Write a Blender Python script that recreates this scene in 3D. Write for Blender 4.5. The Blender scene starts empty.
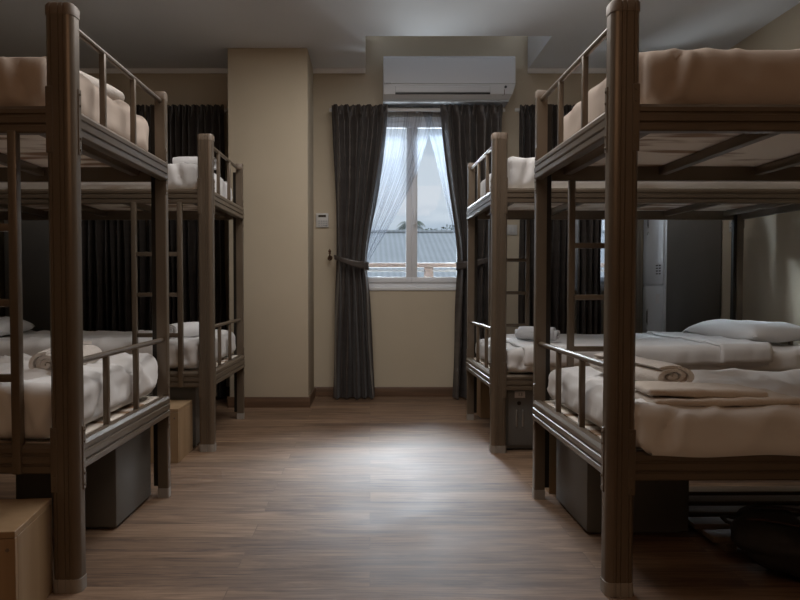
import bpy, bmesh, math, random
from mathutils import Vector, Matrix, noise

PI = math.pi
SC = bpy.context.scene
COL = SC.collection

# ------------------------------------------------------------------ materials
def mat(name, col=(0.5, 0.5, 0.5), rough=0.5, metal=0.0, spec=0.5, **kw):
    m = bpy.data.materials.new(name)
    m.use_nodes = True
    b = m.node_tree.nodes['Principled BSDF']
    b.inputs['Base Color'].default_value = (*col, 1)
    b.inputs['Roughness'].default_value = rough
    b.inputs['Metallic'].default_value = metal
    b.inputs['Specular IOR Level'].default_value = spec
    for k, v in kw.items():
        b.inputs[k.replace('_', ' ')].default_value = v
    return m

def nd(m, typ, **kw):
    n = m.node_tree.nodes.new(typ)
    for k, v in kw.items():
        if k.startswith('i_'):
            n.inputs[k[2:].replace('_', ' ')].default_value = v
        else:
            setattr(n, k, v)
    return n

def lk(m, a, ao, b, bi):
    m.node_tree.links.new(a.outputs[ao], b.inputs[bi])

def bsdf(m):
    return m.node_tree.nodes['Principled BSDF']

def add_noise(m, scale=(8, 8, 8), c0=None, c1=None, bump=0.0, detail=4, lo=0.35, hi=0.65, dist=0.01, nscale=1.0, bscale=None):
    """noise driven colour variation and bump in object space"""
    tc = nd(m, 'ShaderNodeTexCoord')
    mp = nd(m, 'ShaderNodeMapping')
    mp.inputs['Scale'].default_value = scale
    lk(m, tc, 'Object', mp, 'Vector')
    nz = nd(m, 'ShaderNodeTexNoise', i_Scale=nscale, i_Detail=detail)
    lk(m, mp, 'Vector', nz, 'Vector')
    if c0 is not None:
        rp = nd(m, 'ShaderNodeValToRGB')
        rp.color_ramp.elements[0].position = lo
        rp.color_ramp.elements[1].position = hi
        rp.color_ramp.elements[0].color = (*c0, 1)
        rp.color_ramp.elements[1].color = (*c1, 1)
        lk(m, nz, 'Fac', rp, 'Fac')
        lk(m, rp, 'Color', bsdf(m), 'Base Color')
    if bump:
        src = nz
        if bscale is not None:
            src = nd(m, 'ShaderNodeTexNoise', i_Scale=bscale, i_Detail=3)
            lk(m, tc, 'Object', src, 'Vector')
        bp = nd(m, 'ShaderNodeBump', i_Strength=bump, i_Distance=dist)
        lk(m, src, 'Fac', bp, 'Height')
        lk(m, bp, 'Normal', bsdf(m), 'Normal')
    return m

M = {}
M['wall'] = add_noise(mat('cream_paint', (.5, .4, .26), .75, spec=.25), (1.2, 1.2, 1.2), (.49, .415, .305), (.53, .45, .335), bump=.12, dist=.004, bscale=60)
M['ceiling'] = add_noise(mat('ceiling_paint', (.5, .49, .47), .9, spec=.1), (.8, .8, .8), (.66, .65, .64), (.71, .70, .69))
M['cornice'] = mat('cornice_paint', (.84, .83, .81), .6)
M['baseboard'] = add_noise(mat('baseboard_wood', (.12, .06, .03), .4), (2, 30, 30), (.085, .045, .024), (.13, .07, .038))
M['metal'] = add_noise(mat('bronze_powder_coat', (.15, .115, .08), .36, .38, spec=.8), (3, 3, 3), (.140, .105, .072), (.165, .126, .089))
M['cap'] = mat('brown_plastic_cap', (.17, .125, .088), .5)
M['footcap'] = mat('grey_plastic_foot', (.30, .27, .235), .5)
M['screw'] = mat('dark_screw', (.03, .025, .02), .4, .6)
M['ply'] = add_noise(mat('stained_plywood', (.5, .42, .33), .7), (2.2, 9, 7), (.30, .18, .10), (.86, .79, .70), lo=.40, hi=.50, detail=6)
M['sheet'] = add_noise(mat('cotton_sheet', (.70, .67, .64), .85, spec=.15), (2, 2, 2), (.70, .68, .66), (.78, .765, .75), bump=.25, dist=.003, bscale=22)
M['quilt'] = add_noise(mat('white_quilt', (.72, .69, .66), .85, spec=.15), (2, 2, 2), (.71, .70, .69), (.79, .78, .775), bump=.25, dist=.003, bscale=18)
M['towel'] = add_noise(mat('terry_towel', (.7, .66, .62), .95, spec=.1), (6, 6, 6), (.60, .545, .49), (.70, .645, .59), bump=.7, dist=.004, bscale=160)
M['towel_grey'] = add_noise(mat('grey_terry_towel', (.6, .6, .6), .95, spec=.1), (90, 4, 4), (.42, .42, .43), (.60, .60, .61), bump=.6, dist=.004, bscale=160)
M['blanket'] = add_noise(mat('cream_blanket', (.6, .53, .46), .95, spec=.1), (5, 5, 5), (.56, .49, .42), (.66, .59, .52), bump=.5, dist=.004, bscale=120)
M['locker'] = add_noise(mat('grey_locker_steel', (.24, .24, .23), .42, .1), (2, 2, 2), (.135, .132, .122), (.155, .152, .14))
M['tall_locker'] = add_noise(mat('window_lit_locker_steel', (.36, .37, .37), .4, .1), (2, 2, 2), (.60, .62, .64), (.66, .68, .70))  # door grey raised and cooled, window light put into the colour
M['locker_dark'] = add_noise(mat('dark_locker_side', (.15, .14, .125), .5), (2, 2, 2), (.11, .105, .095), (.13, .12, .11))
M['chrome'] = mat('brushed_steel', (.55, .55, .55), .3, .9)
M['black'] = mat('black_plastic', (.012, .012, .012), .45)
M['paper'] = mat('white_label', (.62, .60, .60), .7)
M['ac'] = mat('ac_white_plastic', (.52, .51, .50), .4)
M['ac_shade'] = mat('ac_grey_plastic', (.34, .34, .34), .45)
M['plastic'] = mat('white_switch_plastic', (.55, .53, .50), .45)
M['lcd'] = mat('dark_lcd', (.025, .025, .02), .25)
M['upvc'] = mat('grey_white_window_frame', (.74, .75, .77), .4)
M['sill'] = mat('window_sill_paint', (.68, .67, .65), .5)
M['brass'] = mat('dark_brass', (.10, .055, .03), .4, .7)
M['bag'] = add_noise(mat('black_nylon', (.012, .011, .011), .75), (20, 20, 20), (.010, .009, .009), (.018, .015, .014), bump=.3, bscale=200, dist=.002)
M['bag_red'] = add_noise(mat('maroon_nylon', (.035, .012, .010), .7), (20, 20, 20), (.022, .009, .008), (.038, .013, .011), bump=.3, bscale=200, dist=.002)
M['roof'] = None
M['railing'] = mat('brown_railing', (.045, .026, .019), .5)
M['railing_steel'] = mat('grey_rail_steel', (.07, .07, .075), .6, .1)
M['facade'] = mat('grey_render', (.14, .135, .13), .9)
M['leaf'] = add_noise(mat('palm_leaf', (.05, .07, .03), .6), (3, 3, 3), (.03, .045, .02), (.075, .095, .045))
M['trunk'] = mat('palm_trunk', (.10, .08, .06), .9)
M['earth'] = mat('grey_green_ground', (.12, .13, .09), .95)

def curtain_mat(name, c0, c1):
    m = mat(name, c0, .42, spec=.4)
    add_noise(m, (1.5, 1.5, 30), c0, c1, bump=.15, dist=.002, bscale=220)
    b = bsdf(m)
    b.inputs['Sheen Weight'].default_value = .12
    b.inputs['Sheen Roughness'].default_value = .4
    return m
M['curtain'] = curtain_mat('taupe_satin_curtain', (.052, .041, .035), (.068, .056, .048))
M['curtain_daylit'] = curtain_mat('daylit_satin_curtain', (.17, .15, .14), (.21, .19, .18))  # lighter copy of the curtain, daylight on the cloth put into its colour
M['curtain_dark'] = curtain_mat('dark_blackout_curtain', (.036, .028, .023), (.048, .038, .032))

def sheer_mat():
    m = bpy.data.materials.new('white_voile')
    m.use_nodes = True
    nt = m.node_tree
    nt.nodes.remove(nt.nodes['Principled BSDF'])
    out = nt.nodes['Material Output']
    tr = nd(m, 'ShaderNodeBsdfTransparent')
    di = nd(m, 'ShaderNodeBsdfDiffuse'); di.inputs['Color'].default_value = (.25, .26, .29, 1)
    tl = nd(m, 'ShaderNodeBsdfTranslucent'); tl.inputs['Color'].default_value = (.23, .25, .29, 1)
    a = nd(m, 'ShaderNodeMixShader'); a.inputs[0].default_value = .6
    lk(m, di, 0, a, 1); lk(m, tl, 0, a, 2)
    lw = nd(m, 'ShaderNodeLayerWeight'); lw.inputs['Blend'].default_value = .35
    rp = nd(m, 'ShaderNodeMapRange'); rp.inputs['To Min'].default_value = .26; rp.inputs['To Max'].default_value = .92
    lk(m, lw, 'Facing', rp, 'Value')
    b = nd(m, 'ShaderNodeMixShader')
    lk(m, rp, 'Result', b, 0); lk(m, tr, 0, b, 1); lk(m, a, 0, b, 2)
    lk(m, b, 0, out, 'Surface')
    return m
M['sheer'] = sheer_mat()

def glass_mat():
    m = bpy.data.materials.new('window_glass')
    m.use_nodes = True
    nt = m.node_tree
    nt.nodes.remove(nt.nodes['Principled BSDF'])
    out = nt.nodes['Material Output']
    tr = nd(m, 'ShaderNodeBsdfTransparent'); tr.inputs['Color'].default_value = (.93, .96, .97, 1)
    gl = nd(m, 'ShaderNodeBsdfGlossy'); gl.inputs['Roughness'].default_value = .02
    fr = nd(m, 'ShaderNodeFresnel'); fr.inputs['IOR'].default_value = 1.35
    mx = nd(m, 'ShaderNodeMixShader')
    lk(m, fr, 0, mx, 0); lk(m, tr, 0, mx, 1); lk(m, gl, 0, mx, 2); lk(m, mx, 0, out, 'Surface')
    return m
M['glass'] = glass_mat()

def floor_mat():
    m = mat('laminate_floor', (.16, .09, .05), .36, spec=.5)
    b = bsdf(m)
    tc = nd(m, 'ShaderNodeTexCoord')
    br = nd(m, 'ShaderNodeTexBrick')
    br.offset = .37; br.offset_frequency = 2; br.squash = 1; br.squash_frequency = 2
    br.inputs['Scale'].default_value = 1.0
    br.inputs['Brick Width'].default_value = 1.2
    br.inputs['Row Height'].default_value = .145
    br.inputs['Mortar Size'].default_value = .0016
    br.inputs['Mortar Smooth'].default_value = .2
    br.inputs['Bias'].default_value = 0
    br.inputs['Color1'].default_value = (0, 0, 0, 1)
    br.inputs['Color2'].default_value = (1, 1, 1, 1)
    br.inputs['Mortar'].default_value = (.5, .5, .5, 1)
    lk(m, tc, 'Object', br, 'Vector')
    sc = nd(m, 'ShaderNodeVectorMath', operation='SCALE'); sc.inputs['Scale'].default_value = 7.3
    lk(m, br, 'Color', sc, 0)
    ad = nd(m, 'ShaderNodeVectorMath', operation='ADD')
    lk(m, tc, 'Object', ad, 0); lk(m, sc, 'Vector', ad, 1)
    mp = nd(m, 'ShaderNodeMapping'); mp.inputs['Scale'].default_value = (2.2, 20, 1)
    lk(m, ad, 'Vector', mp, 'Vector')
    n1 = nd(m, 'ShaderNodeTexNoise', i_Scale=1.0, i_Detail=8, i_Roughness=.68, i_Distortion=1.2)
    lk(m, mp, 'Vector', n1, 'Vector')
    mp2 = nd(m, 'ShaderNodeMapping'); mp2.inputs['Scale'].default_value = (5, 120, 1)
    lk(m, ad, 'Vector', mp2, 'Vector')
    n2 = nd(m, 'ShaderNodeTexNoise', i_Scale=1.0, i_Detail=3)
    lk(m, mp2, 'Vector', n2, 'Vector')
    mx = nd(m, 'ShaderNodeMix'); mx.data_type = 'FLOAT'; mx.inputs['Factor'].default_value = .3
    lk(m, n1, 'Fac', mx, 'A'); lk(m, n2, 'Fac', mx, 'B')
    m2 = nd(m, 'ShaderNodeMath', operation='MULTIPLY_ADD'); m2.inputs[1].default_value = .13; m2.inputs[2].default_value = -.065
    lk(m, br, 'Color', m2, 0)
    sm = nd(m, 'ShaderNodeMath', operation='ADD')
    lk(m, mx, 'Result', sm, 0); lk(m, m2, 0, sm, 1)
    rp = nd(m, 'ShaderNodeValToRGB')
    e = rp.color_ramp.elements
    e[0].position = .34; e[0].color = (.066, .034, .017, 1)
    e[1].position = .68; e[1].color = (.29, .185, .112, 1)
    x = e.new(.5); x.color = (.165, .096, .054, 1)
    lk(m, sm, 0, rp, 'Fac')
    dk = nd(m, 'ShaderNodeMix'); dk.data_type = 'RGBA'
    dk.inputs['B'].default_value = (.06, .032, .018, 1)
    fm = nd(m, 'ShaderNodeMath', operation='MULTIPLY'); fm.inputs[1].default_value = .45
    lk(m, br, 'Fac', fm, 0); lk(m, fm, 0, dk, 'Factor')
    lk(m, rp, 'Color', dk, 'A'); lk(m, dk, 'Result', b, 'Base Color')
    rr = nd(m, 'ShaderNodeMapRange'); rr.inputs['To Min'].default_value = .48; rr.inputs['To Max'].default_value = .74
    n3 = nd(m, 'ShaderNodeTexNoise', i_Scale=3.0, i_Detail=5)
    lk(m, tc, 'Object', n3, 'Vector'); lk(m, n3, 'Fac', rr, 'Value'); lk(m, rr, 'Result', b, 'Roughness')
    bp = nd(m, 'ShaderNodeBump', i_Strength=.25, i_Distance=.002)
    lk(m, mx, 'Result', bp, 'Height'); lk(m, bp, 'Normal', b, 'Normal')
    return m
M['floor'] = floor_mat()

def wood_mat(name, c0, c1, sc):
    return add_noise(mat(name, c0, .5, spec=.35), sc, c0, c1, bump=.1, dist=.002, detail=6, lo=.3, hi=.7)
M['birch'] = wood_mat('pale_laminate_wood', (.30, .195, .105), (.40, .275, .16), (14, 14, 1.2))
M['slat'] = wood_mat('brown_slat_wood', (.14, .10, .065), (.20, .145, .10), (1.5, 20, 20))

def roof_mat():
    m = mat('corrugated_roof', (.4, .41, .41), .6, .2)
    tc = nd(m, 'ShaderNodeTexCoord')
    w = nd(m, 'ShaderNodeTexWave', i_Scale=1.6, i_Distortion=.2)
    w.bands_direction = 'X'
    lk(m, tc, 'Object', w, 'Vector')
    n = nd(m, 'ShaderNodeTexNoise', i_Scale=.7, i_Detail=6)
    lk(m, tc, 'Object', n, 'Vector')
    mx = nd(m, 'ShaderNodeMix'); mx.data_type = 'FLOAT'; mx.inputs['Factor'].default_value = .6
    lk(m, w, 'Fac', mx, 'A'); lk(m, n, 'Fac', mx, 'B')
    rp = nd(m, 'ShaderNodeValToRGB')
    rp.color_ramp.elements[0].position = .2; rp.color_ramp.elements[0].color = (.19, .192, .19, 1)
    rp.color_ramp.elements[1].position = .75; rp.color_ramp.elements[1].color = (.27, .272, .27, 1)
    lk(m, mx, 'Result', rp, 'Fac'); lk(m, rp, 'Color', bsdf(m), 'Base Color')
    return m
M['roof'] = roof_mat()

# ------------------------------------------------------------------ mesh helpers
class MB:
    def __init__(s):
        s.bm = bmesh.new()
    def box(s, x0, x1, y0, y1, z0, z1, bev=0.0, seg=2, rot=None):
        mt = Matrix.Translation(((x0+x1)/2, (y0+y1)/2, (z0+z1)/2)) @ Matrix.Diagonal((x1-x0, y1-y0, z1-z0, 1))
        if rot is not None:
            mt = rot @ mt
        r = bmesh.ops.create_cube(s.bm, size=1, matrix=mt)
        if bev:
            vs = r['verts']
            es = list({e for v in vs for e in v.link_edges})
            bmesh.ops.bevel(s.bm, geom=es, offset=bev, segments=seg, affect='EDGES', profile=.5)
        return s
    def cyl(s, p0, p1, r0, r1=None, n=12, caps=True):
        p0, p1 = Vector(p0), Vector(p1)
        r1 = r0 if r1 is None else r1
        d = p1 - p0
        q = d.to_track_quat('Z', 'Y').to_matrix().to_4x4()
        bmesh.ops.create_cone(s.bm, cap_ends=caps, segments=n, radius1=r0, radius2=r1, depth=d.length,
                              matrix=Matrix.Translation((p0+p1)/2) @ q)
        return s
    def tube(s, pts, r, n=8):
        pts = [Vector(p) for p in pts]
        rings = []
        up = Vector((0, 0, 1))
        for i, p in enumerate(pts):
            a = pts[max(i-1, 0)]; b = pts[min(i+1, len(pts)-1)]
            d = (b-a).normalized()
            u = d.cross(up)
            if u.length < 1e-3: u = d.cross(Vector((1, 0, 0)))
            u.normalize(); v = d.cross(u)
            rr = r[i] if isinstance(r, (list, tuple)) else r
            rings.append([s.bm.verts.new(p + u*rr*math.cos(2*PI*k/n) + v*rr*math.sin(2*PI*k/n)) for k in range(n)])
        for a, b in zip(rings, rings[1:]):
            for k in range(n):
                s.bm.faces.new((a[k], a[(k+1) % n], b[(k+1) % n], b[k]))
        s.bm.faces.new(rings[0][::-1]); s.bm.faces.new(rings[-1])
        return s
    def prism(s, prof, p0, p1, fn):
        """extrude a closed profile (list of 2-tuples) from p0 to p1; fn(p, a, b) -> point"""
        A = [s.bm.verts.new(fn(p0, a, b)) for a, b in prof]
        B = [s.bm.verts.new(fn(p1, a, b)) for a, b in prof]
        n = len(prof)
        for i in range(n):
            s.bm.faces.new((A[i], A[(i+1) % n], B[(i+1) % n], B[i]))
        s.bm.faces.new(A[::-1]); s.bm.faces.new(B)
        return s
    def grid(s, fn, nu, nv):
        V = [[s.bm.verts.new(fn(i/nu, j/nv)) for j in range(nv+1)] for i in range(nu+1)]
        for i in range(nu):
            for j in range(nv):
                s.bm.faces.new((V[i][j], V[i+1][j], V[i+1][j+1], V[i][j+1]))
        return s
    def rbox(s, c, h, r, cuts=(30, 20, 6), disp=None):
        """rounded box, displaced by disp(p, n)"""
        c = Vector(c)
        hx, hy, hz = h
        vmap = {}
        nx, ny, nz = cuts
        def V(i, j, k):
            key = (i, j, k)
            if key not in vmap:
                p = Vector(((2*i/nx-1)*hx, (2*j/ny-1)*hy, (2*k/nz-1)*hz))
                q = Vector((max(-(hx-r), min(hx-r, p.x)), max(-(hy-r), min(hy-r, p.y)), max(-(hz-r), min(hz-r, p.z))))
                d = p - q
                n = d.normalized() if d.length > 1e-9 else Vector((0, 0, 1))
                if d.length > 1e-9:
                    p = q + n*r
                if disp:
                    p = disp(p, n)
                vmap[key] = s.bm.verts.new(c + p)
            return vmap[key]
        F = s.bm.faces.new
        for i in range(nx):
            for j in range(ny):
                F((V(i, j, nz), V(i+1, j, nz), V(i+1, j+1, nz), V(i, j+1, nz)))
                F((V(i, j, 0), V(i, j+1, 0), V(i+1, j+1, 0), V(i+1, j, 0)))
        for i in range(nx):
            for k in range(nz):
                F((V(i, 0, k), V(i+1, 0, k), V(i+1, 0, k+1), V(i, 0, k+1)))
                F((V(i, ny, k), V(i, ny, k+1), V(i+1, ny, k+1), V(i+1, ny, k)))
        for j in range(ny):
            for k in range(nz):
                F((V(0, j, k), V(0, j, k+1), V(0, j+1, k+1), V(0, j+1, k)))
                F((V(nx, j, k), V(nx, j+1, k), V(nx, j+1, k+1), V(nx, j, k+1)))
        return s
    def build(s, name, m, parent=None, smooth=True, ang=35, kind=None, matrix=None):
        if matrix is not None:
            s.bm.transform(matrix)
        bmesh.ops.recalc_face_normals(s.bm, faces=s.bm.faces)
        me = bpy.data.meshes.new(name)
        s.bm.to_mesh(me); s.bm.free()
        me.materials.append(m)
        if smooth:
            me.shade_smooth()
            me.set_sharp_from_angle(angle=math.radians(ang))
        o = bpy.data.objects.new(name, me)
        COL.objects.link(o)
        if parent is not None: o.parent = parent
        if kind: o['kind'] = kind
        return o

def tag(o, label, cat, group=None):
    o['label'] = label; o['category'] = cat
    if group: o['group'] = group
    return o

def empty(name, loc=(0, 0, 0), rz=0.0):
    o = bpy.data.objects.new(name, None)
    o.empty_display_size = .1
    COL.objects.link(o)
    o.location = loc; o.rotation_euler = (0, 0, rz)
    return o

def dup(o, parent=None):
    c = o.copy(); COL.objects.link(c)
    if parent is not None: c.parent = parent
    for ch in list(o.children):
        dup(ch, c)
    return c

def struct(mb, name, m, parent=None, **kw):
    return mb.build(name, m, parent, kind='structure', **kw)

def text_mesh(name, body, size, m, parent, matrix):
    cu = bpy.data.curves.new(name, 'FONT')
    cu.body = body; cu.size = size; cu.align_x = 'CENTER'; cu.align_y = 'CENTER'; cu.extrude = .0004
    t = bpy.data.objects.new(name + '_tmp', cu)
    COL.objects.link(t)
    dg = bpy.context.evaluated_depsgraph_get()
    me = bpy.data.meshes.new_from_object(t.evaluated_get(dg))
    bpy.data.objects.remove(t)
    me.transform(matrix); me.materials.clear(); me.materials.append(m)
    o = bpy.data.objects.new(name, me); COL.objects.link(o)
    if parent is not None: o.parent = parent
    return o

# ------------------------------------------------------------------ the room
XL, XR, YB, YR, ZC = -2.93, 2.76, 5.95, -2.2, 2.762
T = .16
struct(MB().box(XL-T, XR+T, YR-T, YB+T, -.1, 0), 'floor', M['floor'], smooth=False)

# window openings in the back wall: (x0, x1, z0, z1)
W1 = (-.125, .835, .925, 2.375)
W2 = (1.42, 2.16, .925, 2.375)
wb = MB()
xs = [XL-T, W1[0], W1[1], W2[0], W2[1], XR+T]
for a, b in ((xs[0], xs[1]), (xs[2], xs[3]), (xs[4], xs[5])):
    wb.box(a, b, YB, YB+T, 0, 3.25)
for w in (W1, W2):
    wb.box(w[0], w[1], YB, YB+T, 0, w[2]).box(w[0], w[1], YB, YB+T, w[3], 3.25)
bmesh.ops.remove_doubles(wb.bm, verts=wb.bm.verts, dist=1e-4)
struct(wb, 'wall_back', M['wall'], smooth=False)
struct(MB().box(XL-T, XL, YR-T, YB, 0, 3.25), 'wall_left', M['wall'], smooth=False)
struct(MB().box(XR, XR+T, YR-T, YB, 0, 3.25), 'wall_right', M['wall'], smooth=False)
struct(MB().box(XL, XR, YR-T, YR, 0, 3.25), 'wall_rear', M['wall'], smooth=False)
# lowered ceiling with the raised pocket above the window
PX0, PX1, PY = -.037, 1.326, 5.157
cl = MB().box(XL, XR, YR, PY, ZC, ZC+.32).box(XL, PX0, PY, YB, ZC, ZC+.32).box(PX1, XR, PY, YB, ZC, ZC+.32)
cl.box(PX0, PX1, PY, YB, 3.2, 3.25)
struct(cl, 'ceiling', M['ceiling'], smooth=False)

PLX0, PLX1, PLY = -1.09, -.478, 5.41
struct(MB().box(PLX0, PLX1, PLY, YB, 0, ZC, bev=.006), 'pillar', M['wall'])

def strip(p0, p1, nrm, prof, name, m):
    """trim along the wall; prof in (out from wall, z)"""
    n = Vector(nrm)
    mb = MB()
    mb.prism(prof, Vector(p0), Vector(p1), lambda p, a, b: p + n*a + Vector((0, 0, b)))
    return struct(mb, name, m, ang=30)
bp = [(0, 0), (.014, 0), (.014, .07), (.010, .08), (0, .082)]
strip((PLX1, YB, 0), (XR, YB, 0), (0, -1, 0), bp, 'baseboard_back', M['baseboard'])
strip((XL, YB, 0), (PLX0, YB, 0), (0, -1, 0), bp, 'baseboard_back_left', M['baseboard'])
strip((PLX0-.014, PLY, 0), (PLX1+.014, PLY, 0), (0, -1, 0), bp, 'baseboard_pillar', M['baseboard'])
strip((PLX1, PLY, 0), (PLX1, YB, 0), (1, 0, 0), bp, 'baseboard_pillar_side', M['baseboard'])
strip((XL, YR, 0), (XL, YB, 0), (1, 0, 0), bp, 'baseboard_left', M['baseboard'])
strip((XR, YR, 0), (XR, YB, 0), (-1, 0, 0), bp, 'baseboard_right', M['baseboard'])
cp = [(0, 0), (.008, -.035), (.018, -.032), (.03, -.012), (.034, 0)]
strip((XL, YB, ZC), (PLX0, YB, ZC), (0, -1, 0), cp, 'trim_1', M['cornice'])
strip((PLX1, YB, ZC), (PX0, YB, ZC), (0, -1, 0), cp, 'trim_2', M['cornice'])
strip((PX1, YB, ZC), (XR, YB, ZC), (0, -1, 0), cp, 'trim_3', M['cornice'])

def window(name, w, mullion):
    x0, x1, z0, z1 = w
    y0, y1 = YB+.03, YB+.09
    f = .045
    mb = MB()
    mb.box(x0, x1, y0, y1, z0, z0+f).box(x0, x1, y0, y1, z1-f, z1).box(x0, x0+f, y0, y1, z0+f, z1-f).box(x1-f, x1, y0, y1, z0+f, z1-f)
    root = struct(mb, name, M['upvc'], smooth=False)
    xm = (x0+x1)/2
    for a, b in ((x0+f, xm), (xm, x1-f)):
        s = .048
        sb = MB()
        sb.box(a, b, y0-.012, y1-.02, z0+f, z0+f+s, bev=.004).box(a, b, y0-.012, y1-.02, z1-f-s, z1-f, bev=.004)
        sb.box(a, a+s, y0-.012, y1-.02, z0+f+s, z1-f-s, bev=.004).box(b-s, b, y0-.012, y1-.02, z0+f+s, z1-f-s, bev=.004)
        so = struct(sb, 'sash', M['upvc'], root)
        struct(MB().box(a+s-.004, b-s+.004, y0+.014, y0+.018, z0+f+s-.004, z1-f-s+.004), 'window_pane', M['glass'], so, smooth=False)
    h = MB().box(xm+.012, xm+.034, y0-.026, y0-.012, 1.50, 1.60, bev=.004)
    h.box(xm+.016, xm+.030, y0-.052, y0-.026, 1.555, 1.575, bev=.003).box(xm+.014, xm+.032, y0-.06, y0-.048, 1.46, 1.58, bev=.004)
    struct(h, 'window_handle', M['upvc'], root)
    return root
window('window_1', W1, True)
window('window_2', W2, True)
struct(MB().box(W1[0]-.02, W1[1]+.02, YB-.010, YB+.03, W1[2]-.022, W1[2]+.004, bev=.004), 'sill_1', M['sill'])
struct(MB().box(W2[0]-.02, W2[1]+.02, YB-.010, YB+.03, W2[2]-.022, W2[2]+.004, bev=.004), 'sill_2', M['sill'])

# ------------------------------------------------------------------ bunk beds
L, W, H = 1.90, .97, 1.80

def rail_profile(h):
    # (outward, z) ribbed aluminium style section
    k = h/.08
    p = [(-.03, 0), (.0, 0), (.004, .004), (.004, .020), (-.003, .023), (-.003, .027), (.004, .030), (.004, .048),
         (-.003, .051), (-.003, .055), (.002, .058), (.002, .070), (-.006, .080), (-.03, .080)]
    return [(a, b*k) for a, b in p]

def post_profile(w, d, sx, sy):
    """section of a corner post, outer side (sx, sy): rounded outer corner, shallow grooves on the outer long face"""
    hw, hd = w/2, d/2
    pts = []
    # start at inner/back corner and go round; local u outward along x, v outward along y
    pts += [(-hw, -hd), (hw-.004, -hd), (hw, -hd+.004)]
    r = .020
    for k in range(6):
        a = k/5*PI/2
        pts.append((hw-r + r*math.cos(a), hd-r + r*math.sin(a)))
    g = w/5
    for c in (hw-r-.008, 0.0, -hw+.018):
        pts += [(c+.003, hd), (c+.0018, hd-.0025), (c-.0018, hd-.0025), (c-.003, hd)]
    pts += [(-hw+.008, hd), (-hw, hd-.008)]
    return [(sx*u, sy*v) for u, v in pts]

def make_bed(near, low=(.370, .458)):
    """foot end at x=0 (the aisle), head at x=L; near is -1 when y=0 is the broad side and +1 when y=W is"""
    root = empty('bunk_bed')
    for x, sx in ((0, -1), (L, 1)):
        for y, sy in ((0, -1), (W, 1)):
            broad = (sy == near)
            w = .083 if broad else .046
            d = .052
            pr = post_profile(w, d, sx, sy)
            mb = MB().prism(pr, 0, 1, lambda t, a, b: Vector((x+a, y+b, .040 + t*(H-.040-.035))))
            post = mb.build('post', M['metal'], root, ang=40)
            big = [(a*1.05, b*1.07) for a, b in post_profile(w, d, sx, sy)]
            sm = [(a*.93, b*.90) for a, b in post_profile(w, d, sx, sy)]
            if not broad:
                # dark colour stands in for shade in the hollow of the slim posts
                xa, xb = x - sx*(w/2-.002), x - sx*(w/2+.022)
                MB().box(min(xa, xb), max(xa, xb), y-.018, y+.018, .05, H-.06, bev=.002, seg=1).build('channel_shade_strip', M['screw'], post)
            cb = MB()
            n = len(big)
            R = [[cb.bm.verts.new((x+a, y+b, z)) for a, b in q] for q, z in ((big, H-.036), (big, H-.008), (sm, H))]
            for A, B in zip(R, R[1:]):
                for i in range(n):
                    cb.bm.faces.new((A[i], A[(i+1) % n], B[(i+1) % n], B[i]))
            cb.bm.faces.new(R[0][::-1]); cb.bm.faces.new(R[-1])
            cb.build('post_cap', M['cap'], post, ang=40)
            fb = MB()
            R = [[fb.bm.verts.new((x+a, y+b, z)) for a, b in q] for q, z in ((big, 0), (big, .042))]
            for i in range(n):
                fb.bm.faces.new((R[0][i], R[0][(i+1) % n], R[1][(i+1) % n], R[1][i]))
            fb.bm.faces.new(R[0][::-1]); fb.bm.faces.new(R[1])
            fb.build('foot_cap', M['footcap'], post, ang=40)
            for zc in (.413, 1.45):
                bk = MB()
                # plate on the long outer face beside the side rail, and plate on the end face
                xi = x - sx*(w/2-.010)
                yo = y + sy*(d/2)
                bk.box(xi-.011, xi+.011, yo-.003, yo+.003, zc-.10, zc+.10, bev=.0015, seg=1)
                xo = x + sx*(w/2)
                yi = y - sy*(d/2-.010)
                bk.box(xo-.003, xo+.003, yi-.010, yi+.010, zc-.10, zc+.10, bev=.0015, seg=1)
                for dz in (-.085, -.05, .05, .085):
                    bk.cyl((xi, yo, zc+dz), (xi, yo+sy*.006, zc+dz), .004, n=8)
                    bk.cyl((xo, yi, zc+dz), (xo+sx*.006, yi, zc+dz), .004, n=8)
                bk.build('bracket', M['metal'], post)
    Wn = lambda y: (.083 if (y < .5) == (near < 0) else .046)/2
    for lvl, z0, z1 in (('lower', low[0], low[1]), ('upper', 1.41, 1.492)):
        prof = rail_profile(z1-z0)
        for y, sy in ((0, -1), (W, 1)):
            wx = Wn(y)
            mb = MB().prism(prof, wx-.01, L-wx+.01, lambda t, a, b: Vector((t, y + sy*(.022+a), z0+b)))
            mb.build('side_rail', M['metal'], root, ang=25)
        for x, sx in ((0, -1), (L, 1)):
            mb = MB().prism(prof, .026, W-.026, lambda t, a, b: Vector((x + sx*(.030+a), t, z0+b)))
            mb.build('end_rail', M['metal'], root, ang=25)
        for i in range(5):
            xc = .12+.42*i
            MB().box(xc-.018, xc+.018, .002, W-.002, z1-.058, z1-.022, bev=.003).build('cross_bar', M['metal'], root)
        MB().box(.015, L-.015, .008, W-.008, z1-.020, z1-.004).build('bed_board', M['ply'], root, smooth=False)
        top = z1 + (  .267 if lvl == 'upper' else .248)
        for x in (0, L):
            g = MB().tube([(x, .028, top), (x, W-.028, top)], .0105, 10).build('guard_rail', M['metal'], root)
            for y in (.36, .66):
                MB().box(x-.010, x+.010, y-.010, y+.010, z1-.006, top-.004, bev=.003).build('baluster', M['metal'], g)
    # ladder fixed to the ladder side (y = W)
    ld = empty('ladder'); ld.parent = root
    for x in (.145, .405):
        MB().box(x-.0135, x+.0135, W+.004, W+.034, .370, 1.415, bev=.003).build('ladder_upright', M['metal'], ld)
    for z in (.665, .895, 1.125):
        MB().box(.145, .405, W+.010, W+.028, z-.012, z+.012, bev=.003).build('rung', M['metal'], ld)
    return root

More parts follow.
